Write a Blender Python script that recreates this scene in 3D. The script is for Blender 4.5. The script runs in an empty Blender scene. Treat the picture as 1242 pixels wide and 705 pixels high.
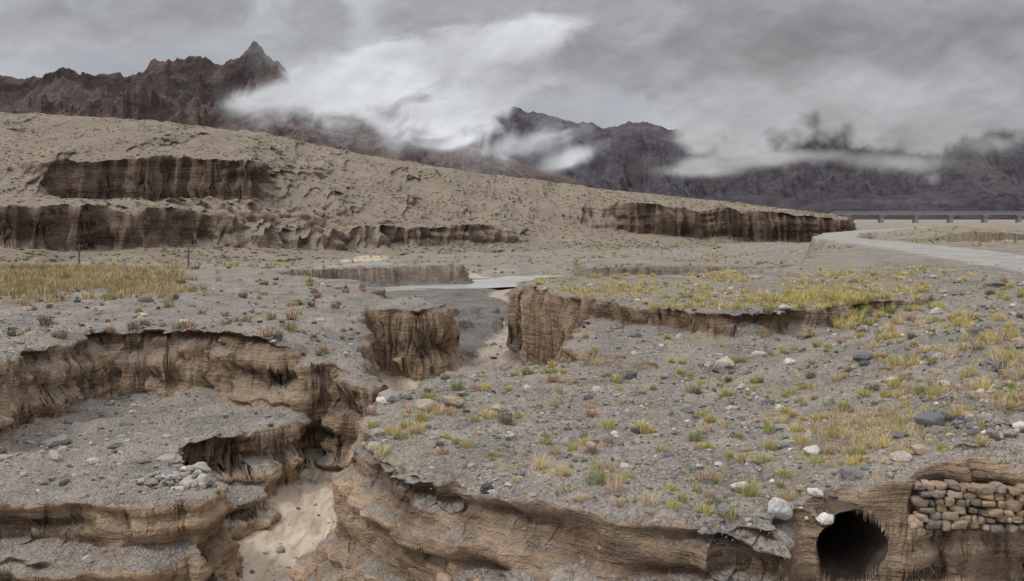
import bpy, math, time
import numpy as np
T0=time.time()
rng=np.random.default_rng(7)
scene=bpy.context.scene
CAMZ=5.0
# ---------------------------------------------------------------- noise
_r=np.random.default_rng(3)
PERM=_r.permutation(256).astype(np.int64); PERM=np.concatenate([PERM,PERM,PERM])
ANG=_r.random(256)*2*np.pi; GX_=np.cos(ANG).astype(np.float32); GY_=np.sin(ANG).astype(np.float32)
VAL=(_r.random(768)*2-1).astype(np.float32)
def n2(x,y):
    x=np.asarray(x,np.float32); y=np.asarray(y,np.float32)
    xf=np.floor(x); yf=np.floor(y)
    xi=xf.astype(np.int64)&255; yi=yf.astype(np.int64)&255
    fx=x-xf; fy=y-yf
    u=fx*fx*fx*(fx*(fx*6-15)+10); v=fy*fy*fy*(fy*(fy*6-15)+10)
    a=PERM[xi]; b=PERM[xi+1]
    aa=PERM[a+yi]; ab=PERM[a+yi+1]; ba=PERM[b+yi]; bb=PERM[b+yi+1]
    g00=GX_[aa]*fx+GY_[aa]*fy; g10=GX_[ba]*(fx-1)+GY_[ba]*fy
    g01=GX_[ab]*fx+GY_[ab]*(fy-1); g11=GX_[bb]*(fx-1)+GY_[bb]*(fy-1)
    k0=g00+u*(g10-g00); k1=g01+u*(g11-g01)
    return (k0+v*(k1-k0))*1.5
def n3(x,y,z):
    x=np.asarray(x,np.float32); y=np.asarray(y,np.float32); z=np.asarray(z,np.float32)
    xf=np.floor(x); yf=np.floor(y); zf=np.floor(z)
    xi=xf.astype(np.int64)&255; yi=yf.astype(np.int64)&255; zi=zf.astype(np.int64)&255
    fx=x-xf; fy=y-yf; fz=z-zf
    fx=fx*fx*(3-2*fx); fy=fy*fy*(3-2*fy); fz=fz*fz*(3-2*fz)
    def c(i,j):
        p=PERM[PERM[xi+i]+yi+j]+zi
        a=VAL[PERM[p]]; b=VAL[PERM[p+1]]
        return a+fz*(b-a)
    a=c(0,0); a=a+fx*(c(1,0)-a); b=c(0,1); b=b+fx*(c(1,1)-b)
    return a+fy*(b-a)
def fbm(x,y,o=4,g=.5):
    s=0;a=1;
    for i in range(o):
        s=s+a*n2(x+17.3*i,y-9.1*i); x,y=(1.6*x+1.2*y),(1.6*y-1.2*x); a*=g
    return s
def ridged(x,y,o=5,gain=.5):
    s=0;a=1;w=1
    for i in range(o):
        n=1-np.abs(n2(x+31.7*i,y+11.9*i))*1.4; n=np.clip(n,0,1)**2
        s=s+a*n*w; w=np.clip(n*1.3,0,1); x,y=(1.65*x+1.15*y),(1.65*y-1.15*x); a*=gain
    return s
def sstep(a,b,x):
    t=np.clip((x-a)/(b-a),0,1); return t*t*(3-2*t)
# ---------------------------------------------------------------- mesh helper
def fast_mesh(name,co,faces,attrs=None,smooth=False,mat=None,colors=None):
    co=np.ascontiguousarray(co,np.float32); faces=np.ascontiguousarray(faces,np.int32)
    k=faces.shape[1]; nf=len(faces)
    me=bpy.data.meshes.new(name)
    me.vertices.add(len(co)); me.vertices.foreach_set('co',co.ravel())
    me.loops.add(nf*k); me.loops.foreach_set('vertex_index',faces.ravel())
    me.polygons.add(nf)
    me.polygons.foreach_set('loop_start',np.arange(nf,dtype=np.int32)*k)
    me.update(calc_edges=True)
    me.polygons.foreach_set('use_smooth',np.full(nf,smooth))
    if attrs:
        for n,a in attrs.items():
            at=me.attributes.new(n,'FLOAT','POINT'); at.data.foreach_set('value',np.ascontiguousarray(a,np.float32).ravel())
    if colors is not None:
        at=me.color_attributes.new('tint','FLOAT_COLOR','POINT')
        c=np.ones((len(co),4),np.float32); c[:,:3]=colors; at.data.foreach_set('color',c.ravel())
    me.update()
    ob=bpy.data.objects.new(name,me); scene.collection.objects.link(ob)
    if mat: me.materials.append(mat)
    return ob
def grid_faces(nr,nc):
    i=np.arange(nr-1)[:,None]*nc+np.arange(nc-1)[None,:]
    return np.stack([i,i+1,i+nc+1,i+nc],-1).reshape(-1,4)
# ---------------------------------------------------------------- plan polygons (metres)
gx=np.arange(-64,64.01,.2); gy=np.arange(4,166.01,.2)
GXX,GYY=np.meshgrid(gx,gy)
def sdf(poly):
    P=np.array(poly,float); Q=np.roll(P,-1,0)
    d=np.full(GXX.shape,1e9); ins=np.zeros(GXX.shape,bool)
    for (ax,ay),(bx,by) in zip(P,Q):
        ex,ey=bx-ax,by-ay; wx=GXX-ax; wy=GYY-ay
        t=np.clip((wx*ex+wy*ey)/(ex*ex+ey*ey+1e-9),0,1)
        d=np.minimum(d,(wx-t*ex)**2+(wy-t*ey)**2)
        c=((ay>GYY)!=(by>GYY))
        with np.errstate(divide='ignore',invalid='ignore'):
            xx=(bx-ax)*(GYY-ay)/(by-ay+1e-12)+ax
        ins^=(c&(GXX<xx))
    d=np.sqrt(d); return np.where(ins,d,-d).astype(np.float32)
def look(S,x,y):
    fx=np.clip((x+64)/.2,0,len(gx)-1.001); fy=np.clip((y-4)/.2,0,len(gy)-1.001)
    i=fx.astype(np.int64); j=fy.astype(np.int64); u=fx-i; v=fy-j
    return (S[j,i]*(1-u)+S[j,i+1]*u)*(1-v)+(S[j+1,i]*(1-u)+S[j+1,i+1]*u)*v
POL={
'L1':[(-64,30),(-22,31),(-17.4,33.8),(-18,39),(-18.2,45.5),(-14.8,44.8),(-12.3,42.2),(-10,41.6),(-8,41.0),(-5.7,38.2),(-5.0,39.5),(-6.3,46),(-8,54),(-9,72),(-13,80),(-20,90),(-25,104),(-22,120),(-14,128),(-6,130),(-6,135),(-40,142),(-64,142)],
'L2':[(-64,46),(-64,27),(-22,27.3),(-14.5,28.2),(-10.8,27.9),(-8.9,28.6),(-8.7,30.2),(-10.3,32.6),(-10.4,35.2),(-8.5,37.6),(-8.6,41),(-12,46),(-20,50)],
'L2b':[(-64,24),(-24,25.6),(-14,26.8),(-10.2,26.9),(-8.4,27.8),(-8.2,29.5),(-9,32),(-64,40)],
'L3':[(-10.2,32.8),(-8.6,34.2),(-8.4,37.0),(-9.2,39.0),(-11,38)],
'ML':[(-5.0,28),(-5.7,25.6),(-5.5,23.4),(-4.5,21.5),(-3.2,19.0),(-1.4,16.6),(.6,15.2),(3,14.6),(4.3,14.8),(4.6,17),(0,22),(-3,28)],
'M':[(-4.1,25.7),(-3.7,21.6),(-2.5,19.4),(-0.93,18.4),(0.42,17.4),(1.63,16.5),(2.8,16.1),(3.9,15.5),(4.9,15.8),(5.2,16.9),(9.5,17.0),(14,16.8),(64,16.4),(64,166),(46,152),(29,100),(21,80),(11,68),(4,63),(3,60),(3.4,50),(2.6,42),(1.2,38.5),(-0.6,36.8),(-2.4,35.5),(-3.7,31.8),(-4.3,28.7)],
'ST':[(1.9,38.3),(3.9,34.3),(6,32.3),(9,33),(14,36),(20,44),(20,60),(3.4,50)],
'M2':[(.3,58),(1.3,54),(3.0,49.5),(5,43.8),(7.5,39.8),(9.2,39.2),(11.5,41),(16,44),(64,44),(64,166),(47,151),(30,100),(22,80),(12,70),(4,66),(.6,64)],
'PI':[(-7.8,54.6),(-5.4,53.4),(-3.5,54.8),(-3.2,58),(-4,61.5),(-6,63.5),(-10,62)],
'FB':[(8.6,128),(14,127),(36,133),(54,146),(30,164),(10,160)],
'T1':[(-9,62),(-4.6,66),(-3.2,72),(-4.6,80),(-8,92),(-12,98),(-20,96)],
'T2':[(1.4,66),(3.4,70),(3.2,78),(5.5,86),(4.5,98),(8,112),(20,118),(30,100),(14,70)],
'T3':[(-1.8,72),(-.9,76),(-.8,84),(-1.9,94),(-3.4,90),(-2.8,80)],
}
SD={k:sdf(v) for k,v in POL.items()}
def prof(s): return np.interp(s,[-2.6,-.8,0,1,1.8,4],[0,.05,.13,.9,.965,1]).astype(np.float32)
ROAD=np.array([(36,50),(39,74),(47,108),(52,140),(58,180),(78,235),(120,320),(180,410)],float)
TRACK=np.array([(-90,117),(-45,115),(-28,117),(-18,133),(0,160)],float)
WASH=np.array([(-6,146),(-18,158),(-29,174),(-27,190),(-29,204),(-40,214)],float)
def polydist(x,y,P):
    d=np.full(x.shape,1e9)
    for (ax,ay),(bx,by) in zip(P[:-1],P[1:]):
        ex,ey=bx-ax,by-ay
        t=np.clip(((x-ax)*ex+(y-ay)*ey)/(ex*ex+ey*ey),0,1)
        d=np.minimum(d,(x-ax-t*ex)**2+(y-ay-t*ey)**2)
    return np.sqrt(d)
FLOOR=([8,15,30,45,60],[-8,-7.4,-6.2,-4.9,-3.4])
def H(x,y,full=False):
    x=np.asarray(x,np.float64); y=np.asarray(y,np.float64)
    nearw=np.clip(y/40,.5,2.0)
    wx=.5*nearw*n2(x/3.1,y/3.1)+.30*n2(x/.9+7,y/.9)+.09*n2(x/.33,y/.33+5)
    wy=.5*nearw*n2(x/3.1+50,y/3.1+9)+.30*n2(x/.9+70,y/.9+3)+.09*n2(x/.33+9,y/.33+15)
    X=x+wx; Y=y+wy
    big=fbm(x/14,y/14,3)
    small=fbm(x/1.7,y/1.7,4)
    rill=np.clip(ridged(x/2.6+.4*wx,y/3.4+.4*wy,3)-1.05,0,.6)
    z=np.interp(y,[8,15,30,45,60,140,200,350,1000,30000],[-8,-7.4,-6.2,-4.9,-3.4,-3.4,-2.7,-4.6,-6,-60])
    fl=fbm(x/9,y/16,3); flat_r=1-sstep(105,116,y)*sstep(165,150,y)*sstep(26,18,x)
    z=z+(.22*sstep(50,70,y)*np.floor(fl*2.6+.5+.25*n2(x/2,y/2))*.6+ .10*fl)*flat_r
    wv=1+.5*n2(x/2.3+3,y/2.3)
    def lay(z,key,top,w):
        p=prof(look(SD[key],X,Y)/(w*wv)); return z+(top-z)*p
    z=lay(z,'L3',-4.6+.1*small,.4)
    z=lay(z,'T1',-2.3+.1*small,.4)
    z=lay(z,'T2',-2.0+.1*small,.4)
    z=lay(z,'T3',-2.8+.1*small,.3)
    z=lay(z,'FB',-1.2+.15*big,.4)
    z=lay(z,'L2b',-4.4+.15*small,.5)
    z=lay(z,'L2',-3.0+.14*big+.15*small+.02*(x+14)-.15*rill,.4)
    nose=-1.35*sstep(-11.5,-6,x)*sstep(50,40,y)
    z=lay(z,'L1',.15+nose+.22*big+.10*small-.15*rill*(y<60)-1.2*sstep(90,126,y),.5)
    z=lay(z,'PI',.15+.1*small,.5)
    mlz=np.interp(x,[-6,-3.5,-1,1,4.5],[-3.6,-2.6,-1.5,-1.0,-1.2])+.22*small
    z=lay(z,'ML',mlz,.6)
    z=lay(z,'M',.02+.15*big+.10*small-.2*rill-.25*sstep(1.5,-4,x)*sstep(30,20,y)-.35*sstep(31,38,y),.38)
    z=lay(z,'ST',.12+.05*small,.22)
    z=lay(z,'M2',1.15+.1*big+.04*small,.26)
    inM=prof(look(SD['M'],X,Y)/.4)
    xb=np.interp(y,[15,17,31,47,85,150,400],[3.6,3.8,8.2,13.2,24,46,140])
    W=np.interp(y,[17,47,85],[4.0,10,13]); amp=np.interp(y,[17,25,45,70,100],[1.0,1.4,1.75,1.6,1.45])
    tgt=sstep(0,1,(x-xb+.8*big)/W)
    target=amp+.16*big+.12*small-.22*rill
    rs=tgt*np.where(y<165,inM,1)
    z=np.where(target>z,z+(target-z)*rs,z)
    dr=polydist(x,y,ROAD)
    roadm=sstep(5.2,3.8,dr+.6*n2(x/4,y/4))*sstep(52,62,y)
    bank=sstep(7,20,dr)*((x*1.0-np.interp(y,ROAD[:,1],ROAD[:,0]))>0)*sstep(62,90,y)*sstep(300,200,y)
    z=z+bank*(1.2+.6*big)
    z=z+(1.55-z)*roadm*sstep(420,300,y)
    rh=sstep(1,0,np.sqrt(((x-322)/92)**2+((y-480)/70)**2)); z=z+16*rh*(.8+.4*big)
    riv=np.exp(-((y-(141+ .12*(x+5)))/11.0)**2)*sstep(30,16,x)*sstep(-10,-4,x)+np.exp(-(((y-(124+.45*(x+12)))/8)**2))*sstep(-27,-22,x)*sstep(2,-3,x)
    riv=np.clip(riv,0,1)
    z=z+(-3.62-z)*sstep(.3,.8,riv)*(look(SD['L1'],X,Y)<-1)*(look(SD['FB'],X,Y)<-1)
    z=z+.13*n2(x/7,y/2.2)*sstep(100,112,y)*sstep(170,155,y)
    br=polydist(x,y,np.array([(0,130),(-2,112),(1.0,100),(.8,86),(-.3,74),(-1.5,62),(-1,54)],float)); z=z-.4*sstep(1.8,.6,br+.5*n2(x/2,y/2))*sstep(50,60,y)
    z=z+.035*n2(x/.5,y/.5)+.018*n2(x/.2,y/.2)
    if not full: return z
    mud=sstep(.7,.2,z-np.interp(y,*FLOOR))*sstep(62,54,y)
    mud=np.maximum(mud,.9*sstep(3.6,2.2,polydist(x,y,WASH)+n2(x/5,y/5)))
    mud=np.maximum(mud,.6*sstep(1.2,.6,br+.5*n2(x/2,y/2))*sstep(50,60,y))
    veg=np.zeros_like(z)
    veg=np.maximum(veg,.8*sstep(0,2,look(SD['M2'],X,Y))*sstep(.0,.6,fbm(x/5,y/5,3)+.3)*sstep(30,18,x-.25*(y-50)))
    veg=np.maximum(veg,bank*.8*sstep(-.3,.4,fbm(x/6,y/6,3)))
    veg=np.maximum(veg,sstep(.1,.7,fbm(x/3+9,y/3,4))*.5*(inM))
    veg=np.maximum(veg,.7*sstep(62,72,y+4*n2(x/4,y/4))*sstep(108,98,y)*sstep(-.28,-.40,x/y+.06*n2(x/4,y/5))*(z>-1.5))
    veg=np.maximum(veg,.5*sstep(120,170,y)*sstep(-.2,.5,fbm(x/14,y/14,3)))
    tr=.7*sstep(2.6,1.4,polydist(x,y,TRACK)+.3*n2(x/3,y/3))
    wet=sstep(56,62,y)*sstep(150,125,y)*sstep(-1.4,-2.2,z)*(1-mud)
    return z,mud,veg*(1-roadm),np.maximum(roadm,tr),wet
# ---------------------------------------------------------------- materials
def newmat(name):
    m=bpy.data.materials.new(name); m.use_nodes=True; nt=m.node_tree
    return m,nt,nt.nodes['Principled BSDF']
class N:
    def __init__(s,nt): s.nt=nt
    def put(s,sock,v):
        if isinstance(v,bpy.types.NodeSocket): s.nt.links.new(v,sock)
        elif v is not None: sock.default_value=v
    def math(s,op,a,b=None,c=None,clamp=False):
        n=s.nt.nodes.new('ShaderNodeMath'); n.operation=op; n.use_clamp=clamp
        s.put(n.inputs[0],a); s.put(n.inputs[1],b)
        if c is not None: s.put(n.inputs[2],c)
        return n.outputs[0]
    def mix(s,f,a,b,blend='MIX'):
        n=s.nt.nodes.new('ShaderNodeMix'); n.data_type='RGBA'; n.blend_type=blend; n.clamp_factor=True
        s.put(n.inputs[0],f)
        for i,v in ((6,a),(7,b)):
            if isinstance(v,tuple) and len(v)==3: v=(*v,1)
            s.put(n.inputs[i],v)
        return n.outputs[2]
    def pos(s): return s.nt.nodes.new('ShaderNodeNewGeometry').outputs['Position']
    def geo(s,o): return s.nt.nodes.new('ShaderNodeNewGeometry').outputs[o]
    def vm(s,v,sc,off=(0,0,0)):
        n=s.nt.nodes.new('ShaderNodeMapping'); s.put(n.inputs[0],v); n.inputs['Scale'].default_value=sc; n.inputs['Location'].default_value=off; return n.outputs[0]
    def noise(s,v,scale,det=4,rough=.55,dist=0,out='Fac'):
        n=s.nt.nodes.new('ShaderNodeTexNoise'); s.put(n.inputs['Vector'],v); n.inputs['Scale'].default_value=scale
        n.inputs['Detail'].default_value=det; n.inputs['Roughness'].default_value=rough; n.inputs['Distortion'].default_value=dist
        return n.outputs[out]
    def ramp(s,f,stops,interp='LINEAR'):
        n=s.nt.nodes.new('ShaderNodeValToRGB'); s.put(n.inputs[0],f); cr=n.color_ramp; cr.interpolation=interp
        while len(cr.elements)<len(stops): cr.elements.new(.5)
        for e,(p,c) in zip(cr.elements,stops):
            e.position=p; e.color=(*c,1) if len(c)==3 else c
        return n.outputs[0]
    def smooth(s,f,a,b,lo=0,hi=1):
        n=s.nt.nodes.new('ShaderNodeMapRange'); n.interpolation_type='SMOOTHSTEP'; s.put(n.inputs[0],f)
        n.inputs[1].default_value=a; n.inputs[2].default_value=b; n.inputs[3].default_value=lo; n.inputs[4].default_value=hi; return n.outputs[0]
    def attr(s,name,out='Fac'):
        n=s.nt.nodes.new('ShaderNodeAttribute'); n.attribute_name=name; return n.outputs[out]
    def sep(s,v,o):
        n=s.nt.nodes.new('ShaderNodeSeparateXYZ'); s.put(n.inputs[0],v); return n.outputs[o]
    def bump(s,h,st,dist,nrm=None):
        n=s.nt.nodes.new('ShaderNodeBump'); s.put(n.inputs['Height'],h); n.inputs['Strength'].default_value=st; n.inputs['Distance'].default_value=dist
        if nrm is not None: s.put(n.inputs['Normal'],nrm)
        return n.outputs[0]
def terrain_mat(name,S=1.0,flatcols=None,cliffcols=None,base=None,light=(.47,.355,.25),dark=(.14,.097,.068),near=True):
    m,nt,bs=newmat(name); g=N(nt); P=g.pos()
    nz=g.sep(g.geo('Normal'),2)
    bl=g.noise(P,2.0/S,4,.7)
    flat=g.smooth(g.math('ADD',nz,g.math('MULTIPLY',g.math('SUBTRACT',bl,.5),.45)),.58,.86)
    fc=flatcols or [(0,(.075,.067,.062)),(.3,(.185,.165,.147)),(.55,(.30,.268,.235)),(.8,(.43,.385,.335)),(1,(.70,.64,.57))]
    v1=g.nt.nodes.new('ShaderNodeTexVoronoi'); g.put(v1.inputs['Vector'],P); v1.inputs['Scale'].default_value=14/S
    c1=g.ramp(g.sep(v1.outputs['Color'],0),fc)
    big=g.noise(P,.4/S,4,.65)
    med=g.noise(P,6/S,4,.75)
    c=g.mix(.5,c1,g.ramp(med,[(.28,fc[0][1]),(.42,fc[1][1]),(.52,fc[2][1]),(.65,fc[3][1])]))
    c=g.mix(.55,c,g.ramp(big,base or [(.32,(.145,.128,.112)),(.44,(.26,.225,.19)),(.56,(.35,.302,.252)),(.68,(.45,.375,.295))]))
    c=g.mix(g.smooth(bl,.52,.72,0,.55),c,g.mix(1,c,(.58,.54,.51),'MULTIPLY'))
    st=g.noise(g.vm(P,(.3/S,.3/S,2.0/S)),1.0,5,.64,.8)
    st2=g.noise(g.vm(P,(.3/S,.3/S,7/S),(4,4,4)),1.0,3,.62,.6)
    cc=cliffcols or [(.27,(.10,.068,.047)),(.42,(.225,.157,.108)),(.52,(.385,.28,.19)),(.60,(.29,.205,.14)),(.76,(.53,.405,.285))]
    ck=g.ramp(g.math('ADD',g.math('MULTIPLY',st,.62),g.math('MULTIPLY',st2,.38)),cc)
    ck=g.mix(g.smooth(bl,.47,.70,0,.6),ck,dark)
    ck=g.mix(g.smooth(big,.42,.65,0,.5),ck,light)
    lay=g.attr('lay'); ck=g.mix(1,ck,g.ramp(g.math('ADD',g.math('MULTIPLY',lay,.28),.5),[(.15,(.48,.44,.42)),(.5,(.97,.96,.95)),(.85,(1.28,1.24,1.2))]),'MULTIPLY')  # crevice shade painted into cliff colour: strata hollows darker, ledges lighter
    ck=g.mix(g.smooth(med,.52,.70,0,.5),ck,c1)
    col=g.mix(flat,ck,c)
    hf=g.math('ADD',g.math('MULTIPLY',g.math('SUBTRACT',1,v1.outputs['Distance']),.07*S),g.math('MULTIPLY',med,.12*S))
    hc=g.math('ADD',g.math('MULTIPLY',st,.30*S),g.math('ADD',g.math('MULTIPLY',med,.11*S),g.math('ADD',g.math('MULTIPLY',st2,.10*S),g.math('MULTIPLY',bl,.25*S))))
    hm=g.math('ADD',g.math('MULTIPLY',hf,flat),g.math('MULTIPLY',hc,g.math('SUBTRACT',1,flat)))
    if near:
        wet=g.attr('wet'); col=g.mix(g.math('MULTIPLY',wet,.8),col,g.mix(1,c,(.60,.62,.65),'MULTIPLY'))
        veg=g.attr('veg'); vn=g.smooth(med,.42,.6)
        col=g.mix(g.math('MULTIPLY',g.math('MULTIPLY',veg,vn),flat),col,g.ramp(bl,[(.35,(.24,.21,.10)),(.55,(.36,.31,.15)),(.7,(.43,.36,.21))]))
        mud=g.math('MULTIPLY',g.attr('mud'),g.smooth(nz,.55,.85))
        mc=g.ramp(g.noise(g.vm(P,(2,.6,1)),1.2,4,.6,1.0),[(.3,(.31,.24,.175)),(.5,(.48,.385,.29)),(.7,(.60,.50,.39))])
        col=g.mix(mud,col,mc)
        road=g.attr('road')
        col=g.mix(g.math('MULTIPLY',road,.75),col,g.ramp(big,[(.35,(.28,.262,.24)),(.65,(.38,.36,.33))]))
        hm=g.math('MULTIPLY',hm,g.math('SUBTRACT',1,g.math('MULTIPLY',g.math('MAXIMUM',mud,road),.75)))
    nt.links.new(col,bs.inputs['Base Color']); bs.inputs['Roughness'].default_value=.95
    bs.inputs['Specular IOR Level'].default_value=.1
    nt.links.new(g.bump(hm,1.0,1.0),bs.inputs['Normal'])
    return m
# ---------------------------------------------------------------- ground sheet
NB,NR=1300,1500
YMIN,YMAX=8.0,25000.0
bc=np.linspace(-.8,.8,260)
yf=np.exp(np.linspace(np.log(YMIN),np.log(YMAX),4200))
BB,YY=np.meshgrid(bc,yf); ZZ=H(BB*YY,YY)
dy=np.diff(yf)[:,None]; dz=np.abs(np.diff(ZZ,axis=0)); ym=yf[1:,None]
w=5*dy/ym**2+.9*np.minimum(dz/ym,.6*dy/ym*3)+.02*dy/ym
def boxh(w,r):
    wp=np.pad(w,((0,0),(r,r)),mode='edge'); c=np.cumsum(np.pad(wp,((0,0),(1,0))),1); return (c[:,2*r+1:]-c[:,:-2*r-1])/(2*r+1)
def boxv(w,r): return boxh(w.T,r).T
for _ in range(3): w=boxh(w,10)
for _ in range(2): w=boxv(w,6)
cum=np.vstack([np.zeros((1,w.shape[1])),np.cumsum(w,0)]); cum/=cum[-1]
tt=np.linspace(0,1,NR)
yr=np.stack([np.interp(tt,cum[:,i],yf) for i in range(len(bc))],1)
b=np.linspace(-.8,.8,NB)
fi=(b+.8)/1.6*(len(bc)-1); i0=np.clip(fi.astype(int),0,len(bc)-2); fr=fi-i0
YR=yr[:,i0]*(1-fr)+yr[:,i0+1]*fr
XR=YR*b[None,:]
Z,mud,veg,road,wet=H(XR,YR,True)
def normals(X,Y,Z):
    a=np.stack([np.gradient(q,axis=1) for q in (X,Y,Z)],-1)
    r=np.stack([np.gradient(q,axis=0) for q in (X,Y,Z)],-1)
    n=np.cross(a,r); n/=np.linalg.norm(n,axis=-1,keepdims=True)+1e-12
    return n
CX,CZ,CR=5.80,-.66,.62
def strata(X,Y,Z,S,A,fine=True,flute=0,calm=None):
    n=normals(X,Y,Z)
    nx,ny=n[...,0],n[...,1]
    for _ in range(2): nx=boxv(boxh(nx,1),1); ny=boxv(boxh(ny,1),1)
    Zw=Z+.2*S*n2(X/(2.2*S),Y/(2.2*S))
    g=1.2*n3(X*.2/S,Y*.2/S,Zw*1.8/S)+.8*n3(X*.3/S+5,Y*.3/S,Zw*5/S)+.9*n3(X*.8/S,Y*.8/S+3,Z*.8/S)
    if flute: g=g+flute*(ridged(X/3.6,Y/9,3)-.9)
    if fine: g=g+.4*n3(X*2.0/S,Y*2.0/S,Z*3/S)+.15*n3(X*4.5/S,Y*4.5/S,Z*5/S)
    st=sstep(.4,.85,np.hypot(nx,ny))
    if calm is not None: st=st*calm
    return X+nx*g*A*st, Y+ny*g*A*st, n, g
calm=1-.8*sstep(1.4,.8,np.hypot(XR-CX,(Z-CZ)))*(YR<19)
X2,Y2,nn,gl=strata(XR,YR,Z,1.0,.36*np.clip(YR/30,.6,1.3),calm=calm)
print('terrain eval',time.time()-T0)
co=np.stack([X2,Y2,Z],-1).reshape(-1,3)
F=grid_faces(NR,NB)
c4=co[F].mean(1)
ang=np.arctan2(c4[:,2]-CZ,c4[:,0]-CX)
rr=np.hypot(c4[:,0]-CX,c4[:,2]-CZ)
rim=CR*(1+.06*np.sin(ang*2+.9)+.04*np.sin(ang*5+1))
hole=(rr<rim)&(c4[:,1]>15.3)&(c4[:,1]<18.8)
ringf=(rr>rim)&(rr<rim*1.12)&(c4[:,1]>15.3)&(c4[:,1]<18.8)
YST=float(np.percentile(c4[ringf][:,1],90)) if ringf.any() else 17.4
print('culvert face', YST)
F=F[~hole]
ground_mat=terrain_mat('gravel_and_silt')
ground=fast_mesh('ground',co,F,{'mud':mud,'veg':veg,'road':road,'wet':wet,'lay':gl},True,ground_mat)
print('ground',time.time()-T0,len(F))
# ---------------------------------------------------------------- mesa
U=lambda u:(u-621)/1207.0
KN=[
(U(-260),(150,-.8),(160,.4),(163,6.2),(200,9.2),(238,19),(335,42)),
(U(0),(150,-.8),(160,.4),(163,6.4),(200,9.5),(235,18.6),(330,40)),
(U(55),(150,-1),(160,0),(163,6.4),(210,10.5),(226,18.0),(330,39.4)),
(U(80),(150,-1.2),(162,-.4),(165,6.4),(225,10.0),(228,18.6),(330,38.9)),
(U(200),(155,-1.2),(170,0),(173,6.6),(229,9.0),(232,19.6),(335,37.5)),
(U(300),(165,-1.8),(183,-.2),(190,5.2),(233,8.2),(237,17.4),(342,34.8)),
(U(345),(175,-2),(195,-1.0),(202,4.2),(238,7.6),(255,15),(345,33)),
(U(400),(190,-2.4),(205,-1.6),(212,3.3),(243,6.4),(268,13),(350,30.2)),
(U(470),(210,-2.7),(225,-1.5),(230,3.4),(255,4.4),(285,10.9),(355,26.6)),
(U(560),(235,-2.8),(248,-1.4),(251,3.5),(280,4.3),(305,10),(360,22.6)),
(U(650),(255,-3),(268,-1.5),(275,.6),(300,4.3),(325,10.4),(364,19)),
(U(740),(270,-3.2),(284,-2.3),(295,-1.0),(317,1.5),(330,9.1),(367,15.6)),
(U(770),(278,-3.4),(290,-2.5),(300,-1.4),(319,.0),(323,9.4),(368,14.7)),
(U(900),(305,-4),(315,-3.6),(320,-3.4),(328,-2.6),(331,7.5),(369,10.5)),
(U(1000),(325,-4.6),(335,-4.3),(338,-4.2),(342,-3.4),(345,5.3),(362,6.6)),
(U(1028),(335,-4.8),(342,-4.5),(345,-4.2),(349,-3),(352,4.4),(362,5.2)),
(U(1040),(338,-6),(344,-6),(347,-6),(351,-6),(354,-5.8),(362,-5.6)),
]
KB=np.array([k[0] for k in KN]); KY=np.array([[p[0] for p in k[1:]] for k in KN]); KZ=np.array([[p[1] for p in k[1:]] for k in KN])
def HM(x,y):
    bb=x/y+.008*n2(x/11,y/11)
    ky=[np.interp(bb,KB,KY[:,i]) for i in range(6)]; kz=[np.interp(bb,KB,KZ[:,i]) for i in range(6)]
    rib=ridged(x/12,y/55,3)-.9
    rib2=ridged(x/4.2,y/40,2)-.8
    cove=fbm(x/30+2,y/60,2)
    ys=y+2.2*fbm(x/7,y/30+4,3)+3.6*rib*sstep(140,200,y)+1.0*rib2+1.6*rib*(y<200)+6*cove
    z=np.where(ys>=ky[0],kz[0],kz[0]-2.5*np.clip((ky[0]-ys)/10,0,1))
    for i in range(5):
        t=np.clip((ys-ky[i])/(ky[i+1]-ky[i]),0,1)
        if i in(1,3): t=np.interp(t,[0,.25,.9,1],[0,.3,.97,1])
        z=z+(kz[i+1]-kz[i])*t
    hgt=np.clip((z-kz[0])/10,0,1)
    z=z-1.5*hgt*np.clip(ridged(x/26+3,y/110,3)-.9,-.8,.9)*sstep(0,40,ky[5]-y) + .25*hgt*fbm(x/4,y/5,4)
    sh=np.exp(-((x/y-U(330))/.13)**2)*sstep(0,12,ys-ky[1])*sstep(10,-25,ys-ky[3])
    z=z+sh*(2.8*(ridged(x/15,y/15,4)-.9))
    z=z+.9*(ridged(x/9,y/14,3)-.9)*sstep(8,-4,np.abs(ys-ky[1]-6))
    back=sstep(0,260,y-ky[5]-8); z=z-back*(z+8)
    return z
bm=np.linspace(U(-260),U(1042),1300)
yy0=np.interp(bm,KB,KY[:,0])-12; yy1=np.interp(bm,KB,KY[:,5])+10
tt=np.concatenate([np.linspace(0,1,650),1+np.linspace(.02,1.5,40)])
YM=yy0[None,:]+(yy1-yy0)[None,:]*tt[:,None]; XM=YM*bm[None,:]; ZM=HM(XM,YM)
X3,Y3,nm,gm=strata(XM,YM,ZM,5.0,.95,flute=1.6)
mesa_mat=terrain_mat('mesa_sediment',4.0,
  flatcols=[(0,(.12,.097,.073)),(.3,(.24,.197,.148)),(.55,(.335,.277,.21)),(.8,(.41,.342,.262)),(1,(.51,.43,.335))],
  cliffcols=[(.25,(.065,.044,.035)),(.42,(.125,.087,.067)),(.52,(.20,.145,.11)),(.62,(.15,.107,.081)),(.78,(.29,.215,.16))],
  base=[(.3,(.215,.175,.132)),(.5,(.305,.25,.19)),(.7,(.39,.325,.25))],light=(.25,.185,.135),dark=(.09,.064,.05),near=False)
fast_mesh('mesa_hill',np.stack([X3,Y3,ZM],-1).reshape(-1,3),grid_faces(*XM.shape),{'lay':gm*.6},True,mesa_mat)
print('mesa',time.time()-T0)
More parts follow.
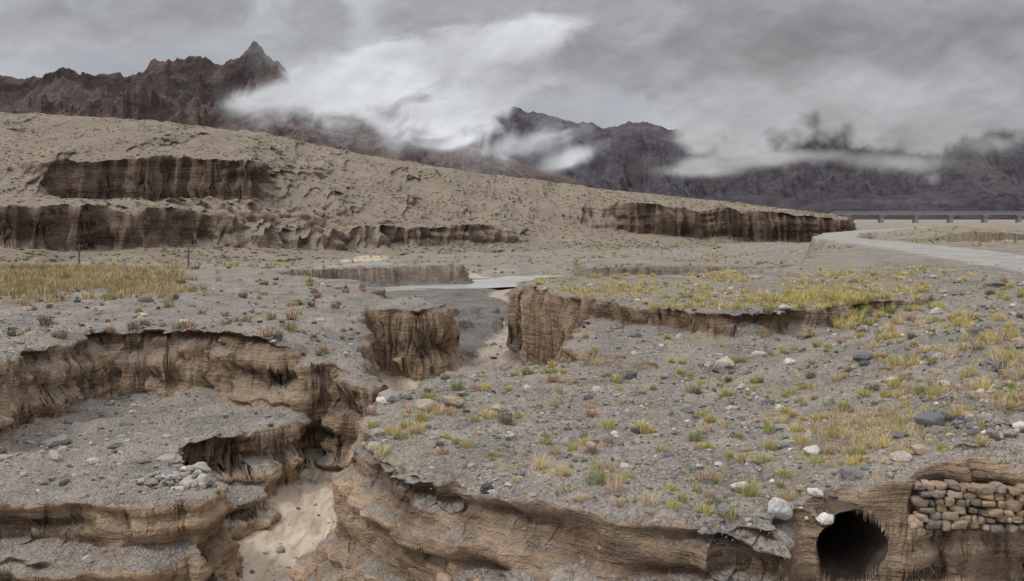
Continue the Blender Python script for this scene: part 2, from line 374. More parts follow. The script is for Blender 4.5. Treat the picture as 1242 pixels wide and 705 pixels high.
# ---------------------------------------------------------------- mountains
def mountain_mat(name,cols,haze,hz,lt=.35):
    m,nt,bs=newmat(name); g=N(nt); P=g.pos(); nz=g.sep(g.geo('Normal'),2)
    st=g.noise(g.vm(P,(.003,.003,.008)),1,6,.75,1.0)
    c=g.ramp(st,cols); n=g.noise(P,.016,7,.82)
    c=g.mix(g.smooth(n,.46,.60,0,.65),c,cols[0][1]); 
    c=g.mix(g.math('MULTIPLY',g.smooth(nz,.60,.85,0,lt),g.smooth(n,.6,.4)),c,cols[-1][1])
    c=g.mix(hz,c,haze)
    nt.links.new(c,bs.inputs['Base Color']); bs.inputs['Roughness'].default_value=1; bs.inputs['Specular IOR Level'].default_value=0
    nt.links.new(g.bump(n,1.0,50),bs.inputs['Normal'])
    return m
def mountain(name,ridge,y0,mat,seed,fs=1.0,back=1.25,am=.25):
    R=np.array(ridge); rb=U(R[:,0]); rz=R[:,2]*(265-R[:,1])/1207.0+5; ry=R[:,2]
    bb=np.linspace(rb[0],rb[-1],1000)
    yr_=np.interp(bb,rb,ry); zr=np.interp(bb,rb,rz)
    t=np.linspace(0,back,560)
    YQ=y0+(yr_-y0)[None,:]*t[:,None]; XQ=YQ*bb[None,:]
    L=ry.mean()/3000*fs
    wq=fbm(XQ/(700*L)+seed,YQ/(900*L),3)
    rd=ridged(XQ/(420*L)+seed+.5*wq,YQ/(900*L)+seed+.4*wq,6,.5)
    rd2=ridged(XQ/(75*L)+seed,YQ/(150*L),4,.55)
    base=np.where(t<1,t**1.1,1-(t-1)*1.6)[:,None]*zr[None,:]
    env=np.clip(t*1.8,0,1)[:,None]*(.28+.72*np.clip(np.abs(1-t)*3,0,1))[:,None]
    Zq=base+env*zr[None,:]*(am*(rd-1.15)+.08*(rd2-.9))-10
    return fast_mesh(name,np.stack([XQ,YQ,Zq],-1).reshape(-1,3),grid_faces(*XQ.shape),None,True,mat)
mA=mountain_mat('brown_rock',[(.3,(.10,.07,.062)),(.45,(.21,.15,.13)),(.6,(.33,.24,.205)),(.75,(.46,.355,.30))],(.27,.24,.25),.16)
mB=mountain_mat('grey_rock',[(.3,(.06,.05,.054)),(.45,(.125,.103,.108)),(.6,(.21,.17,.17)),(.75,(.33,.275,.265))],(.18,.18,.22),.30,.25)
mountain('mountain_range',[(-400,100,3000),(-100,96,3000),(0,92,3000),(70,82,3000),(130,84,3000),(160,82,3050),(215,64,3100),(240,54,3100),(262,62,3100),(290,60,3100),(312,50,3100),(345,72,3100),(400,110,3150),(500,150,3200),(600,180,3250),(700,210,3300)],1900,mA,3.3)
mountain('mountain_range',[(180,190,2400),(275,140,2420),(310,130,2450),(350,118,2450),(385,140,2450),(430,155,2450),(500,140,2500),(540,155,2500),(600,178,2500),(640,198,2550),(690,225,2600),(760,262,2650)],1700,mA,8.1)
mountain('mountain_range',[(300,110,5600),(520,112,5600),(570,116,5600),(640,136,5500),(680,138,5400),(730,146,5400),(780,134,5400),(810,152,5400),(860,148,5500),(930,130,5500),(1000,118,5600),(1080,134,5600),(1180,150,5600),(1300,160,5600),(1700,145,5600)],3300,mB,14.7)
mountain('mountain_range',[(640,262,3400),(700,250,3500),(800,240,3600),(900,232,3700),(1000,238,3700),(1100,230,3700),(1250,220,3700),(1500,215,3700)],2900,mB,21.7)
print('mountains',time.time()-T0)
# ---------------------------------------------------------------- clouds hugging the slopes
cm=bpy.data.materials.new('cloud_vapour'); cm.use_nodes=True; nt=cm.node_tree; nt.nodes.clear(); g=N(nt)
out=nt.nodes.new('ShaderNodeOutputMaterial'); tr=nt.nodes.new('ShaderNodeBsdfTransparent'); df=nt.nodes.new('ShaderNodeBsdfDiffuse')
ms=nt.nodes.new('ShaderNodeMixShader')
P=g.pos(); n1=g.noise(g.vm(P,(1,1,1.3)),.006,5,.58,.3)
den=g.math('ADD',g.attr('dens'),g.math('MULTIPLY',g.math('SUBTRACT',n1,.5),.75))
al=g.smooth(den,-.05,1.1,0,.985)
lum=g.math('MULTIPLY',g.attr('lum'),g.smooth(n1,.3,.7,.97,1.03))
g.put(df.inputs[0],g.mix(lum,(0,0,0),(.965,.98,1.0)))
nt.links.new(al,ms.inputs[0]); nt.links.new(tr.outputs[0],ms.inputs[1]); nt.links.new(df.outputs[0],ms.inputs[2]); nt.links.new(ms.outputs[0],out.inputs[0])
def cloud(name,dist,u0,u1,v0,v1,blobs,ceil=None,seed=0,tilt=1.0,relief=.010,lum=.4,rot=0.0,brt=(),lv=.2,soft=1.0):
    uu=np.linspace(u0,u1,460); vv=np.linspace(v1,v0,240); UU,VV=np.meshgrid(uu,vv)
    zz=(265-VV)/1207*dist; xx=(UU-621)/1207*dist
    c_,s_=math.cos(rot),math.sin(rot); A_=UU*c_+VV*s_; B_=-UU*s_+VV*c_
    wq=fbm(UU/90+seed,VV/70+3,2); wq2=fbm(UU/55+seed+9,VV/45+3,2)
    q=fbm(A_/110+seed+.25*wq,B_/65+seed+.25*wq2,6,.55)
    d=np.zeros_like(UU)
    for (bu,bv,ru,rv,s) in blobs:
        ua=(UU-bu)*c_+(VV-bv)*s_; va=-(UU-bu)*s_+(VV-bv)*c_
        e_=s*np.exp(-(ua/ru)**2-(va/rv)**2); d=d+e_*(1-np.clip(d,0,1)*.5)
    if ceil:
        cl=np.interp(UU,[c[0] for c in ceil],[c[1] for c in ceil])+26*fbm(UU/75+seed,VV/75,5)
        d=np.maximum(d,sstep(28,-40,VV-cl)*1.6)
    d=d+.75*q*np.clip(d*2.5,0,1)*(1.0 if not ceil else .4)*soft
    e=np.minimum(np.minimum((UU-u0)/60,(u1-UU)/60),(v1-VV)/18)
    top=np.clip((VV-v0)/70,0,1) 
    d=d-1.8*(1-np.clip(e,0,1))-1.9*(1-top)
    puff=fbm(UU/95+seed+4,VV/75,4,.42)
    yy=dist+(zz-zz.mean())*tilt-puff*dist*relief
    s=yy/dist
    bil=fbm(A_/85+seed*2,B_/50+seed,5,.52)
    L=lum*(1+lv*(.9*fbm(A_/260+seed*2+.2*wq,B_/100+seed+.2*wq,3,.5)+.45*bil))
    for (bu,bv,ru,rv,k) in brt: L=L*(1+k*np.exp(-((UU-bu)/ru)**2-((VV-bv)/rv)**2))
    return fast_mesh(name,np.stack([xx*s,yy,zz*s],-1).reshape(-1,3),grid_faces(*UU.shape),{'dens':d,'lum':L},True,cm)
cloud('cloud_bank',1750,200,860,-40,245,[(312,118,36,14,1.1),(400,96,75,24,1.6),(480,88,95,36,1.7),(600,50,170,26,1.3),(575,125,85,30,1.4),(640,168,50,17,1.1),(695,188,40,10,.7),(560,168,30,6,.5)],None,2.2,lum=.60,rot=-.30,brt=((430,85,120,45,.15),(640,90,90,50,-.22)),lv=.22,soft=.8,relief=.006)
cloud('cloud_bank',2900,-260,460,-90,130,[(-60,34,150,26,1.6),(60,38,180,24,1.6),(200,0,130,28,1.4),(400,35,70,45,1.6)],None,5.5,.4,lum=.46,lv=.22,relief=.002)
cloud('cloud_bank',2750,440,1560,-90,240,[(870,194,60,9,.8),(980,188,90,10,.8),(1080,196,80,12,.8),(700,184,30,9,.7),(845,205,46,8,1.1),(1190,170,60,14,.8)],[(440,112),(520,108),(600,108),(640,116),(660,122),(700,134),(745,132),(780,122),(820,160),(900,182),(960,170),(990,138),(1030,164),(1080,192),(1140,194),(1200,168),(1300,172),(1600,178)],9.1,.12,lum=.50,brt=((800,130,160,50,.12),(1000,50,220,30,-.14),(850,205,60,14,.25),(980,180,110,20,.16),(1100,120,120,30,.08)),lv=.24,relief=.002)
# ---------------------------------------------------------------- scatter
def ico(sub):
    import bmesh
    bmm=bmesh.new(); bmesh.ops.create_icosphere(bmm,subdivisions=sub,radius=1)
    v=np.array([x.co[:] for x in bmm.verts]); f=np.array([[a.index for a in q.verts] for q in bmm.faces]); bmm.free(); return v,f
def instances(base_v,base_f,pos,scl,rotz,tilt=None):
    n=len(pos); c,s=np.cos(rotz),np.sin(rotz)
    v=base_v if base_v.ndim==3 else np.broadcast_to(base_v,(n,)+base_v.shape)
    v=v*scl[:,None,:]
    if tilt is not None:
        ct,st_=np.cos(tilt)[:,None],np.sin(tilt)[:,None]
        v=np.stack([v[...,0],v[...,1]*ct-v[...,2]*st_,v[...,1]*st_+v[...,2]*ct],-1)
    x=v[...,0]*c[:,None]-v[...,1]*s[:,None]; y=v[...,0]*s[:,None]+v[...,1]*c[:,None]
    v=np.stack([x,y,v[...,2]],-1)+pos[:,None,:]
    f=base_f[None]+ (np.arange(n)*v.shape[1])[:,None,None]
    return v.reshape(-1,3),f.reshape(-1,base_f.shape[1])
def tintmat(name,rough=.9,plain=False):
    m,nt,bs=newmat(name); g=N(nt); c=g.attr('tint','Color')
    if not plain:
        n=g.noise(g.pos(),22,3,.7); c=g.mix(1,c,g.ramp(n,[(.3,(.65,.65,.65)),(.7,(1.15,1.15,1.15))]),'MULTIPLY')
        nt.links.new(g.bump(n,.5,.04),bs.inputs['Normal'])
    nt.links.new(c,bs.inputs['Base Color']); bs.inputs['Roughness'].default_value=rough; bs.inputs['Specular IOR Level'].default_value=.15
    return m
stone_mat=tintmat('stone'); grass_mat=tintmat('dry_grass',.85,True)
def sites(n,b0,b1,y0,y1,ok=None,maxs=.6,pw=1.0,zmin=-9):
    bb=rng.uniform(b0,b1,n); u=rng.random(n)
    yy=1/(1/y1+(1/y0-1/y1)*u) if pw==1 else np.exp(np.log(y0)+(np.log(y1)-np.log(y0))*u)
    xx=bb*yy; z=H(xx,yy); e=.15
    sl=np.hypot((H(xx+e,yy)-z)/e,(H(xx,yy+e)-z)/e)
    k=(sl<maxs)&(z>zmin)
    if ok is not None: k&=ok(xx,yy,z)
    return np.stack([xx,yy,z],-1)[k]
STC=np.array([(.16,.155,.15),(.22,.21,.20),(.30,.275,.245),(.37,.33,.28),(.43,.37,.31),(.60,.55,.49),(.11,.105,.105),(.34,.25,.18)])
PR=[.15,.18,.2,.17,.12,.05,.06,.07]
def stones(name,pos,size,sub,bury=.25,p=None,k=1.0):
    n=len(pos); v,f=ico(sub)
    vv=v[None]*(1+.28*rng.standard_normal((n,len(v),1)).clip(-1.6,1.6)*(1 if sub==1 else .5))
    s=np.stack([size*rng.uniform(.7,1.4,n),size*rng.uniform(.6,1.1,n),size*rng.uniform(.4,.8,n)],-1)
    pp=pos.copy(); pp[:,2]+=s[:,2]*bury
    V,Fc=instances(vv,f,pp,s,rng.uniform(0,6.28,n),rng.uniform(-.5,.5,n))
    c=STC[rng.choice(len(STC),n,p=p or PR)]*rng.uniform(.75,1.2,(n,1))*k
    return fast_mesh(name,V,Fc,None,False,stone_mat,np.repeat(c,len(v),0))
dry=lambda x,y,z:(n2(x/2.2+3,y/2.2)+.5*n2(x/.7,y/.7)>rng.uniform(-.6,.8,len(x)))&~((polydist(x,y,ROAD)<6)&(y>50))&((z>-3.9)|(rng.random(len(x))<.1))
pg=sites(95000,-.6,.62,14,75,dry)
stones('gravel',pg,.013*(1+rng.pareto(2.2,len(pg))).clip(1,8)*np.clip(pg[:,1]/22,.8,2.0),1)
pr=sites(4000,-.6,.62,14.5,80,lambda x,y,z:(z>-3.9)&(n2(x/3+8,y/3)+.4*n2(x,y)+.35*(x>.22*y)>rng.uniform(-.2,.9,len(x))),1.2)
stones('loose_rocks',pr,.045*(1+rng.pareto(2.1,len(pr))).clip(1,6.5)*np.clip(pr[:,1]/25,.7,1.6),2)
q=sites(1100,-.6,.15,24,64,lambda x,y,z:(z<-1.6),1.3,2); 
stones('fallen_blocks',q,.04*(1+rng.pareto(1.9,len(q))).clip(1,7),2,.1,[.02,.1,.25,.25,.15,.05,.0,.18])
print('stones',time.time()-T0,len(pg),len(pr),len(q))
def boulder(name,x,y,s,col,flatn=.65,zo=None,seed=0):
    v,f=ico(4); r=np.random.default_rng(seed)
    o=r.uniform(0,90,3); d=1+.35*n3(v[:,0]*1.1+o[0],v[:,1]*1.1+o[1],v[:,2]*1.1+o[2])+.1*n3(v[:,0]*3+o[0],v[:,1]*3,v[:,2]*3)+.03*n3(v[:,0]*9,v[:,1]*9,v[:,2]*9)
    v=v*d[:,None]
    for q in range(7):
        nrm=r.standard_normal(3); nrm/=np.linalg.norm(nrm); h=v@nrm-r.uniform(.72,.92); v=v-np.clip(h,0,None)[:,None]*nrm*.85
    v=v*np.array([s,s*.8,s*flatn]); z=H(np.array([x]),np.array([y]))[0] if zo is None else zo
    a=r.uniform(0,3)
    ob=fast_mesh(name,v,f,None,True,stone_mat,np.tile(np.array(col),(len(v),1)))
    ob.location=(x,y,z+s*flatn*.35); ob.rotation_euler=(r.uniform(-.2,.2),r.uniform(-.2,.2),a*.3); return ob
W_=(.60,.56,.5)
# seat the pale boulder on the lip left of the culvert
zz_=[(float(H(np.array([xx_]),np.array([yy_]))[0]),xx_,yy_) for xx_ in (4.6,4.75,4.9,5.0) for yy_ in (16.4,16.6,16.8,17.0,17.2)]
ok_=[t for t in zz_ if -.15<t[0]<.25] or zz_
bz,bx_,by_=min(ok_,key=lambda t:(t[2],-t[1])); print('boulder seat',bz,bx_,by_)
BO=[(bx_,by_+.1,.27,(.52,.51,.48),.75),(8.55,20.3,.32,(.17,.17,.18),.6),(6.25,20.6,.2,W_,.5),(4.2,18.4,.17,W_,.4),(2.05,17.2,.10,(.4,.3,.22),.8),(-.05,22.5,.13,(.4,.37,.34),.6),
(8.7,35.3,.26,(.5,.46,.41),.6),(11.5,42,.3,(.48,.44,.38),.6),(-9.3,30.0,.26,(.48,.44,.38),.9),(-9.9,31.4,.35,(.42,.39,.35),.6),(-10.6,30.8,.28,(.26,.26,.26),.6),(-11.2,29.8,.2,(.40,.38,.35),.6),(-13.6,32.4,.24,(.52,.48,.42),.5),(-3.1,22.3,.16,(.5,.44,.36),.8),(9.8,19.2,.25,(.30,.26,.22),.6),(7.4,18.0,.2,(.44,.34,.26),.5),(-2.2,26,.38,(.44,.36,.27),.55),(-1.55,26.4,.32,(.40,.32,.24),.55),
(9.0,19.4,.22,(.14,.14,.14),.6),(8.2,19.1,.18,(.22,.19,.17),.7),(-15.6,47.5,.3,(.54,.5,.44),.6),(-18.5,50,.25,(.54,.5,.44),.6),(10.2,23.5,.2,W_,.6),(13.5,32,.24,W_,.6),(7.0,26,.16,W_,.6),(17,40,.3,(.5,.46,.4),.6),(11.8,27.5,.22,(.4,.37,.33),.6)]
for i,(x,y,s,c,fl) in enumerate(BO): boulder('boulder',x,y,s,c,fl,seed=i+2)
a=rng.uniform(0,6.28,150); r_=rng.random(150)**.5
px=-10.2+1.4*r_*np.cos(a); py=30.3+1.1*r_*np.sin(a); pz=H(px,py)+.12*(1-r_)
stones('rubble_pile',np.stack([px,py,pz],-1),rng.uniform(.05,.17,150),2)
a=rng.uniform(0,6.28,110); r_=rng.random(110)**.5
px=9.0+1.5*r_*np.cos(a); py=19.0+.9*r_*np.sin(a); pz=H(px,py)+.05*(1-r_)
stones('rubble_pile',np.stack([px,py,pz],-1),rng.uniform(.03,.13,110),2)
# ---------------------------------------------------------------- grass
def tufts(name,pos,size,cols,nbl=60,wd=.012,spread=.5):
    n=len(pos); tot=n*nbl; idx=np.repeat(np.arange(n),nbl)
    a=rng.uniform(0,6.28,tot); lean=np.abs(rng.normal(0,spread,tot)); L=size[idx]*rng.uniform(.55,1.1,tot)
    r0=size[idx]*.42*np.sqrt(rng.random(tot)); a0=a+rng.normal(0,.7,tot)
    base=pos[idx]+np.stack([r0*np.cos(a0),r0*np.sin(a0),np.full(tot,-.015)],-1)
    dx,dy_=np.cos(a),np.sin(a); hs=np.sin(lean.clip(0,1.35)); hc=np.cos(lean.clip(0,1.35))
    mid=base+np.stack([dx*hs*L*.45,dy_*hs*L*.45,hc*L*.6],-1)
    tip=base+np.stack([dx*hs*L*1.05,dy_*hs*L*1.05,hc*L*.95],-1)
    pa=rng.uniform(0,6.28,tot); w_=wd*np.clip(pos[idx,1]/22,.8,3.5)
    px=np.stack([np.cos(pa)*w_,np.sin(pa)*w_,0*w_],-1)
    V=np.stack([base-px,base+px,mid+px*.8,mid-px*.8,tip],1).reshape(-1,3)
    o=(np.arange(tot)*5)[:,None]
    Fc=np.concatenate([o+np.array([[0,1,2]]),o+np.array([[0,2,3]]),o+np.array([[3,2,4]])],0)
    c=cols[idx]*rng.uniform(.7,1.3,(tot,1)); C=np.repeat(c,5,0).reshape(tot,5,3)
    return fast_mesh(name,V,Fc,None,False,grass_mat,C.reshape(-1,3))
GC=np.array([(.56,.47,.19),(.42,.40,.17),(.58,.47,.26),(.58,.46,.31),(.24,.26,.15),(.55,.40,.30)])
def gcol(n,p): return GC[rng.choice(6,n,p=p)]*rng.uniform(.8,1.2,(n,1))
onM=lambda x,y,z:(look(SD['M'],x,y)>.4)&((polydist(x,y,ROAD)>6)|(y<50))&(n2(x/4,y/4+3)+.5*n2(x/1.3,y/1.3)>rng.uniform(-.6,.7,len(x)))
sz=lambda n,a,b_:a+(b_-a)*rng.random(n)**1.8
p=sites(1200,-.2,.6,16.5,48,onM); n=len(p)
tufts('grass_tussocks',p,sz(n,.07,.34),gcol(n,[.30,.20,.24,.13,.05,.08]),100,.006)
p=sites(1300,-.2,.6,16.5,48,lambda x,y,z:(look(SD['M'],x,y)>.3),.8); n=len(p)
tufts('low_weeds',p,rng.uniform(.03,.09,n),gcol(n,[.25,.22,.2,.15,.12,.06]),36,.005,.8)
p=sites(110,-.12,.6,20,50,lambda x,y,z:(look(SD['M'],x,y)>.6)&((polydist(x,y,ROAD)>7)|(y<50))); n=len(p)
tufts('dome_shrubs',p,rng.uniform(.16,.34,n),np.array([(.52,.44,.19),(.32,.33,.18),(.46,.37,.23),(.50,.35,.26),(.26,.23,.17)])[rng.choice(5,n,p=[.4,.15,.2,.15,.1])],220,.006,1.0)
p=sites(4600,-.02,.42,42,72,lambda x,y,z:(look(SD['M2'],x,y)>.2)&(fbm(x/4,y/4,2)+.4*n2(x,y)>rng.uniform(-.4,.7,len(x)))&(x<6+.34*y)&(polydist(x,y,ROAD)>7)); n=len(p)
tufts('yellow_grass_patch',p,sz(n,.06,.36),gcol(n,[.46,.12,.28,.11,.02,0.01]),30,.007,.7)
p=sites(900,.25,.62,20,60,lambda x,y,z:(z>.7)&(polydist(x,y,ROAD)>6.5)&(n2(x/3+9,y/3)>rng.uniform(-.4,.6,len(x)))); n=len(p)
tufts('slope_tussocks',p,sz(n,.08,.45),gcol(n,[.32,.14,.27,.17,.04,.06]),90,.007)
q=rng.normal(0,1,(200,2)); px=7.6+.6*q[:,0]+.25*q[:,1]; py=21.5+1.2*q[:,1]; p=np.stack([px,py,H(px,py)],-1)
tufts('straw_grass',p,rng.uniform(.1,.28,200),gcol(200,[.1,0,.3,.5,0,.1]),45,.005,.8)
q=rng.normal(0,1,(70,2)); px=14.6+1.0*q[:,0]; py=45+1.6*q[:,1]; p=np.stack([px,py,H(px,py)],-1)
tufts('tall_yellow_grass',p,rng.uniform(.3,.6,70),gcol(70,[.7,.2,.1,0,0,0]),90,.008,.5)
p=sites(800,-.6,-.1,42,110,lambda x,y,z:(z>-1.2)&(x/y<-.14)&(n2(x/4,y/4)>rng.uniform(-.3,.7,len(x)))); n=len(p)
tufts('terrace_shrubs',p,sz(n,.12,.6),np.array([(.20,.16,.13),(.27,.20,.15),(.44,.38,.15),(.27,.26,.12),(.42,.27,.18)])[rng.choice(5,n)],60,.010,.9)
p=sites(12000,-.62,-.25,56,110,lambda x,y,z:(z>-1)&(x/y+.06*n2(x/4,y/5)<rng.normal(-.355,.022,len(x)))&(y+5*n2(x/5,y/5)>rng.normal(65,4,len(x)))&(fbm(x/5,y/5,2)>rng.uniform(-.9,.5,len(x)))); n=len(p)
rc=np.array([(.50,.39,.22),(.46,.36,.18),(.36,.25,.15),(.33,.32,.15)])[np.clip((fbm(p[:,0]/6,p[:,1]/6,2)*2.2+1.6+rng.normal(0,.7,n)).astype(int),0,3)]
tufts('reed_field',p,sz(n,.15,.8),rc,14,.008,.35)
p=sites(3500,.36,.7,85,200,lambda x,y,z:(z>1.9)&(fbm(x/5,y/5,2)>rng.uniform(-.5,.5,len(x)))); n=len(p)
tufts('bank_grass',p,rng.uniform(.15,.45,n),gcol(n,[.4,.2,.3,.05,.05,0]),24,.008,.7)
p=sites(8000,-.45,.6,118,330,lambda x,y,z:(z>-3.4)&(fbm(x/12,y/12,2)>rng.uniform(-.4,.9,len(x)))&(polydist(x,y,ROAD)>7),.6,2); n=len(p)
tufts('valley_shrubs',p,rng.uniform(.2,.6,n),gcol(n,[.25,.1,.35,.15,.1,.05])*.8,14,.02,.9)
n=24000; ii=rng.integers(0,nm.shape[0]-60,n); jj=rng.integers(0,nm.shape[1],n)
kk=(nm[ii,jj,2]>.8)&(fbm(X3[ii,jj]/20,Y3[ii,jj]/20,3)>rng.uniform(-.6,.6,n)); ii,jj=ii[kk],jj[kk]; p=np.stack([X3[ii,jj],Y3[ii,jj],ZM[ii,jj]],-1)
v,f=ico(1); n=len(p); s=sz(n,.1,.5)
V,Fc=instances(v[None]*(1+.3*rng.standard_normal((n,len(v),1))).clip(.5,1.6),f,p,np.stack([s,s,s*.6],-1),rng.uniform(0,6,n))
fast_mesh('mesa_shrubs',V,Fc,None,False,grass_mat,np.repeat(np.array([(.14,.12,.07),(.18,.155,.095),(.11,.10,.06)])[rng.choice(3,n)],len(v),0))
print('veg',time.time()-T0)
# ---------------------------------------------------------------- river
m,nt,bs=newmat('silty_water'); g=N(nt)
nt.links.new(g.ramp(g.noise(g.vm(g.pos(),(.15,.5,1)),1,4),[(.35,(.30,.28,.255)),(.65,(.46,.435,.40))]),bs.inputs['Base Color'])
bs.inputs['Roughness'].default_value=.3; nt.links.new(g.bump(g.noise(g.pos(),2,3),.3,.05),bs.inputs['Normal'])
def ribbon(name,pts,z,mat):
    P_=np.array(pts,float); xs=np.linspace(P_[0,0],P_[-1,0],160); yc=np.interp(xs,P_[:,0],P_[:,1]); wd=np.interp(xs,P_[:,0],P_[:,2])
    yc=np.convolve(np.pad(yc,8,mode='edge'),np.ones(17)/17,'valid')
    k=6; rows=[np.stack([xs,yc+wd*(j/(k-1)-.5)*(1+.15*n2(xs/4+j,xs*0)),0*xs+z],-1) for j in range(k)]
    V=np.concatenate(rows); return fast_mesh(name,V,grid_faces(k,160),None,True,mat)
ribbon('river',[(-28,116,9),(-24,118,11),(-18,121,13),(-12,124,13),(-5,129,17),(0,137,24),(8,142,26),(18,144,24),(26,145,14)],-3.56,m)
# ---------------------------------------------------------------- culvert (earthen tunnel)
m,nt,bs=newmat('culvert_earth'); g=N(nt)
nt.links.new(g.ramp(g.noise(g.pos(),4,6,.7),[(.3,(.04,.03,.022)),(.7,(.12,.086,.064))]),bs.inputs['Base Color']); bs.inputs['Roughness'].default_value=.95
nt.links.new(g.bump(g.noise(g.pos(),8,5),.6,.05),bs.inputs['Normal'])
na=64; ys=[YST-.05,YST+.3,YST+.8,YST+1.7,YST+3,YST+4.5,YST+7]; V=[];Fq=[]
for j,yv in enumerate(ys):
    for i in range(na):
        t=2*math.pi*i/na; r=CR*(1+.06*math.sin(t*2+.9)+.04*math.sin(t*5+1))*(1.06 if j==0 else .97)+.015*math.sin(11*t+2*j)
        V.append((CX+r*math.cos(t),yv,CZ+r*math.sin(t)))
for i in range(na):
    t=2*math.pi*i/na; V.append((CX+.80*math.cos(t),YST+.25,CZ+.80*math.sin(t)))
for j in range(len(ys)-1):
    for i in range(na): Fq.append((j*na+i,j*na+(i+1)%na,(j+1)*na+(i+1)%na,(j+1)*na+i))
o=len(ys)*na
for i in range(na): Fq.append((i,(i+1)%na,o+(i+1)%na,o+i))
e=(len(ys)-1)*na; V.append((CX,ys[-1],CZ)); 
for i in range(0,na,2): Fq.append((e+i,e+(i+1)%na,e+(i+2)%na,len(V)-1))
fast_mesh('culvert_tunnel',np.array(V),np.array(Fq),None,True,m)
# ---------------------------------------------------------------- dry stone wall, fitted faces flush with the bank
v,f=ico(3); VV=[];FF=[];CC=[];off=0
for row in range(6):
    zc=-.26+row*.125; x=6.90+rng.uniform(-.12,.15)
    while x<11.5:
        wd=rng.uniform(.045,.15); ht=rng.uniform(.05,.08)
        if rng.random()<.15: wd*=1.2; ht*=1.4
        o=rng.uniform(0,99,3); d=1+.3*n3(v[:,0]*1.3+o[0],v[:,1]*1.3+o[1],v[:,2]*1.3+o[2])+.08*n3(v[:,0]*4+o[0],v[:,1]*4,v[:,2]*4)
        b_=np.sign(v)*np.abs(v)**.55*d[:,None]*np.array([wd*.95,.16,ht])
        VV.append(b_+np.array([x+wd,17.12+rng.uniform(-.03,.03)+.06*row/7,zc+rng.uniform(-.025,.025)+.03*math.sin(x*2)])); FF.append(f+off); off+=len(v)
        CC.append(np.tile(np.array([(.46,.32,.21),(.37,.28,.20),(.31,.26,.20),(.50,.38,.28),(.42,.28,.17),(.25,.2,.17)])[rng.choice(6)]*rng.uniform(.7,1.05),(len(v),1))); x+=wd*1.95
fast_mesh('dry_stone_wall',np.concatenate(VV),np.concatenate(FF),None,True,stone_mat,np.concatenate(CC))
# ---------------------------------------------------------------- poles and bridge
import bmesh
def simple(name,col,r=.7):
    m,nt,bs=newmat(name); g=N(nt); nt.links.new(g.ramp(g.noise(g.pos(),3,4),[(.3,tuple(c*.75 for c in col)),(.7,col)]),bs.inputs['Base Color']); bs.inputs['Roughness'].default_value=r; return m
wood=simple('weathered_wood',(.12,.10,.08)); conc=simple('concrete',(.36,.36,.37))
def boxes(name,lst,mat):
    bmm=bmesh.new()
    for (cx,cy,cz,sx,sy,sz_) in lst:
        r=bmesh.ops.create_cube(bmm,size=1)
        for vv in r['verts']: vv.co=(cx+vv.co.x*sx,cy+vv.co.y*sy,cz+vv.co.z*sz_)
    bmesh.ops.bevel(bmm,geom=bmm.edges[:],offset=.01,segments=1)
    me=bpy.data.meshes.new(name); bmm.to_mesh(me); bmm.free(); me.materials.append(mat)
    o=bpy.data.objects.new(name,me); scene.collection.objects.link(o); return o
def pole(x,y,h,s=1.0):
    z=float(H(np.array([x]),np.array([y]))[0])
    boxes('utility_pole',[(x,y,z+h/2-.2,.16*s,.16*s,h),(x,y,z+h-.45,1.0*s,.09,.09),(x-.4*s,y,z+h-.33,.07,.07,.16),(x+.4*s,y,z+h-.33,.07,.07,.16),(x,y,z+h-.12,.07,.07,.16)],wood)
pole(-50.0,115,3.0); pole(-36.4,112,2.3); 
pole(U(918)*330,330,9.0,1.4)
for (x,y,h) in [(-33.5,86,1.3)]:
    z=float(H(np.array([x]),np.array([y]))[0]); boxes('marker_post',[(x,y,z+h/2-.1,.22,.22,h),(x,y,z+h-.08,.26,.26,.08)],conc)
L=[(520,780,8.6,540,8,1.5),(520,775.4,10.4,540,.3,.3),(520,775.4,9.8,540,.2,.2)]
for i in range(20):
    xx=262+i*27; L.append((xx,780,-1.0,3,5,16.5)); L.append((xx,780,7.2,6,7,1.3))
for i in range(100): L.append((252+i*5.4,775.4,9.8,.3,.2,1.1))
boxes('road_bridge',L,conc)
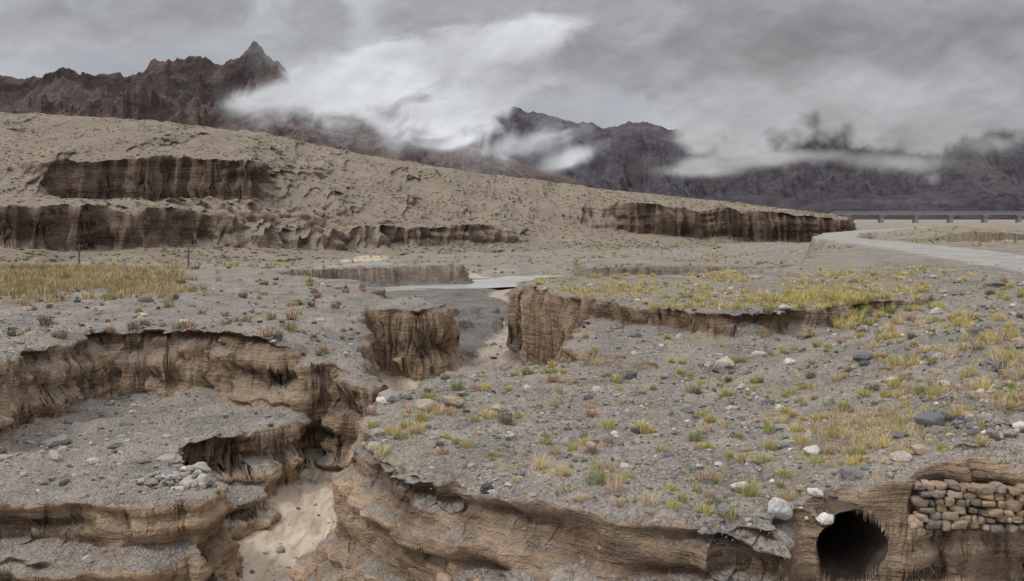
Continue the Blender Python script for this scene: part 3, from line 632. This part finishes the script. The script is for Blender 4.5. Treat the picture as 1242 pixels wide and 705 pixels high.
# ---------------------------------------------------------------- camera
cam=bpy.data.cameras.new('camera'); co_=bpy.data.objects.new('camera',cam); scene.collection.objects.link(co_)
co_.location=(0,0,CAMZ); co_.rotation_euler=(math.radians(90),0,0)
cam.lens=35; cam.sensor_width=36; cam.shift_y=-87.5/1242; cam.clip_start=.1; cam.clip_end=100000
scene.camera=co_
# ---------------------------------------------------------------- light
EL,AZ=55,-115   # veiled sun high on the left
w=bpy.data.worlds.new('World'); scene.world=w; w.use_nodes=True; nt=w.node_tree; nt.nodes.clear(); g=N(nt)
out=nt.nodes.new('ShaderNodeOutputWorld'); sky=nt.nodes.new('ShaderNodeTexSky'); sky.sky_type='NISHITA'; sky.sun_disc=False
sky.sun_elevation=math.radians(EL); sky.sun_rotation=math.radians(AZ)
b1=nt.nodes.new('ShaderNodeBackground'); b1.inputs[1].default_value=.08; nt.links.new(sky.outputs[0],b1.inputs[0])
D=nt.nodes.new('ShaderNodeTexCoord').outputs['Generated']
c1=g.noise(g.vm(D,(1,1,2.4),(.3,.1,0)),2.6,5,.5,.4)
cc=g.ramp(c1,[(.33,(.34,.355,.39)),(.46,(.41,.425,.46)),(.56,(.48,.495,.52)),(.68,(.58,.595,.62))])
up=g.smooth(g.sep(D,2),.2,.7,1.0,2.5); b2=nt.nodes.new('ShaderNodeBackground'); nt.links.new(cc,b2.inputs[0]); nt.links.new(up,b2.inputs[1])
mx=nt.nodes.new('ShaderNodeMixShader'); mx.inputs[0].default_value=.93
nt.links.new(b1.outputs[0],mx.inputs[1]); nt.links.new(b2.outputs[0],mx.inputs[2]); nt.links.new(mx.outputs[0],out.inputs[0])
sl=bpy.data.lights.new('sun','SUN'); sl.energy=1.5; sl.angle=math.radians(10); sl.color=(1,.96,.9)
so=bpy.data.objects.new('sun',sl); scene.collection.objects.link(so)
from mathutils import Vector
az=math.radians(AZ); el=math.radians(EL)
d=Vector((math.sin(az)*math.cos(el),math.cos(az)*math.cos(el),math.sin(el)))
so.rotation_euler=d.to_track_quat('Z','Y').to_euler(); so.location=d*50
scene.view_settings.view_transform='Standard'; scene.view_settings.look='None'; scene.view_settings.exposure=0
print('done',time.time()-T0)
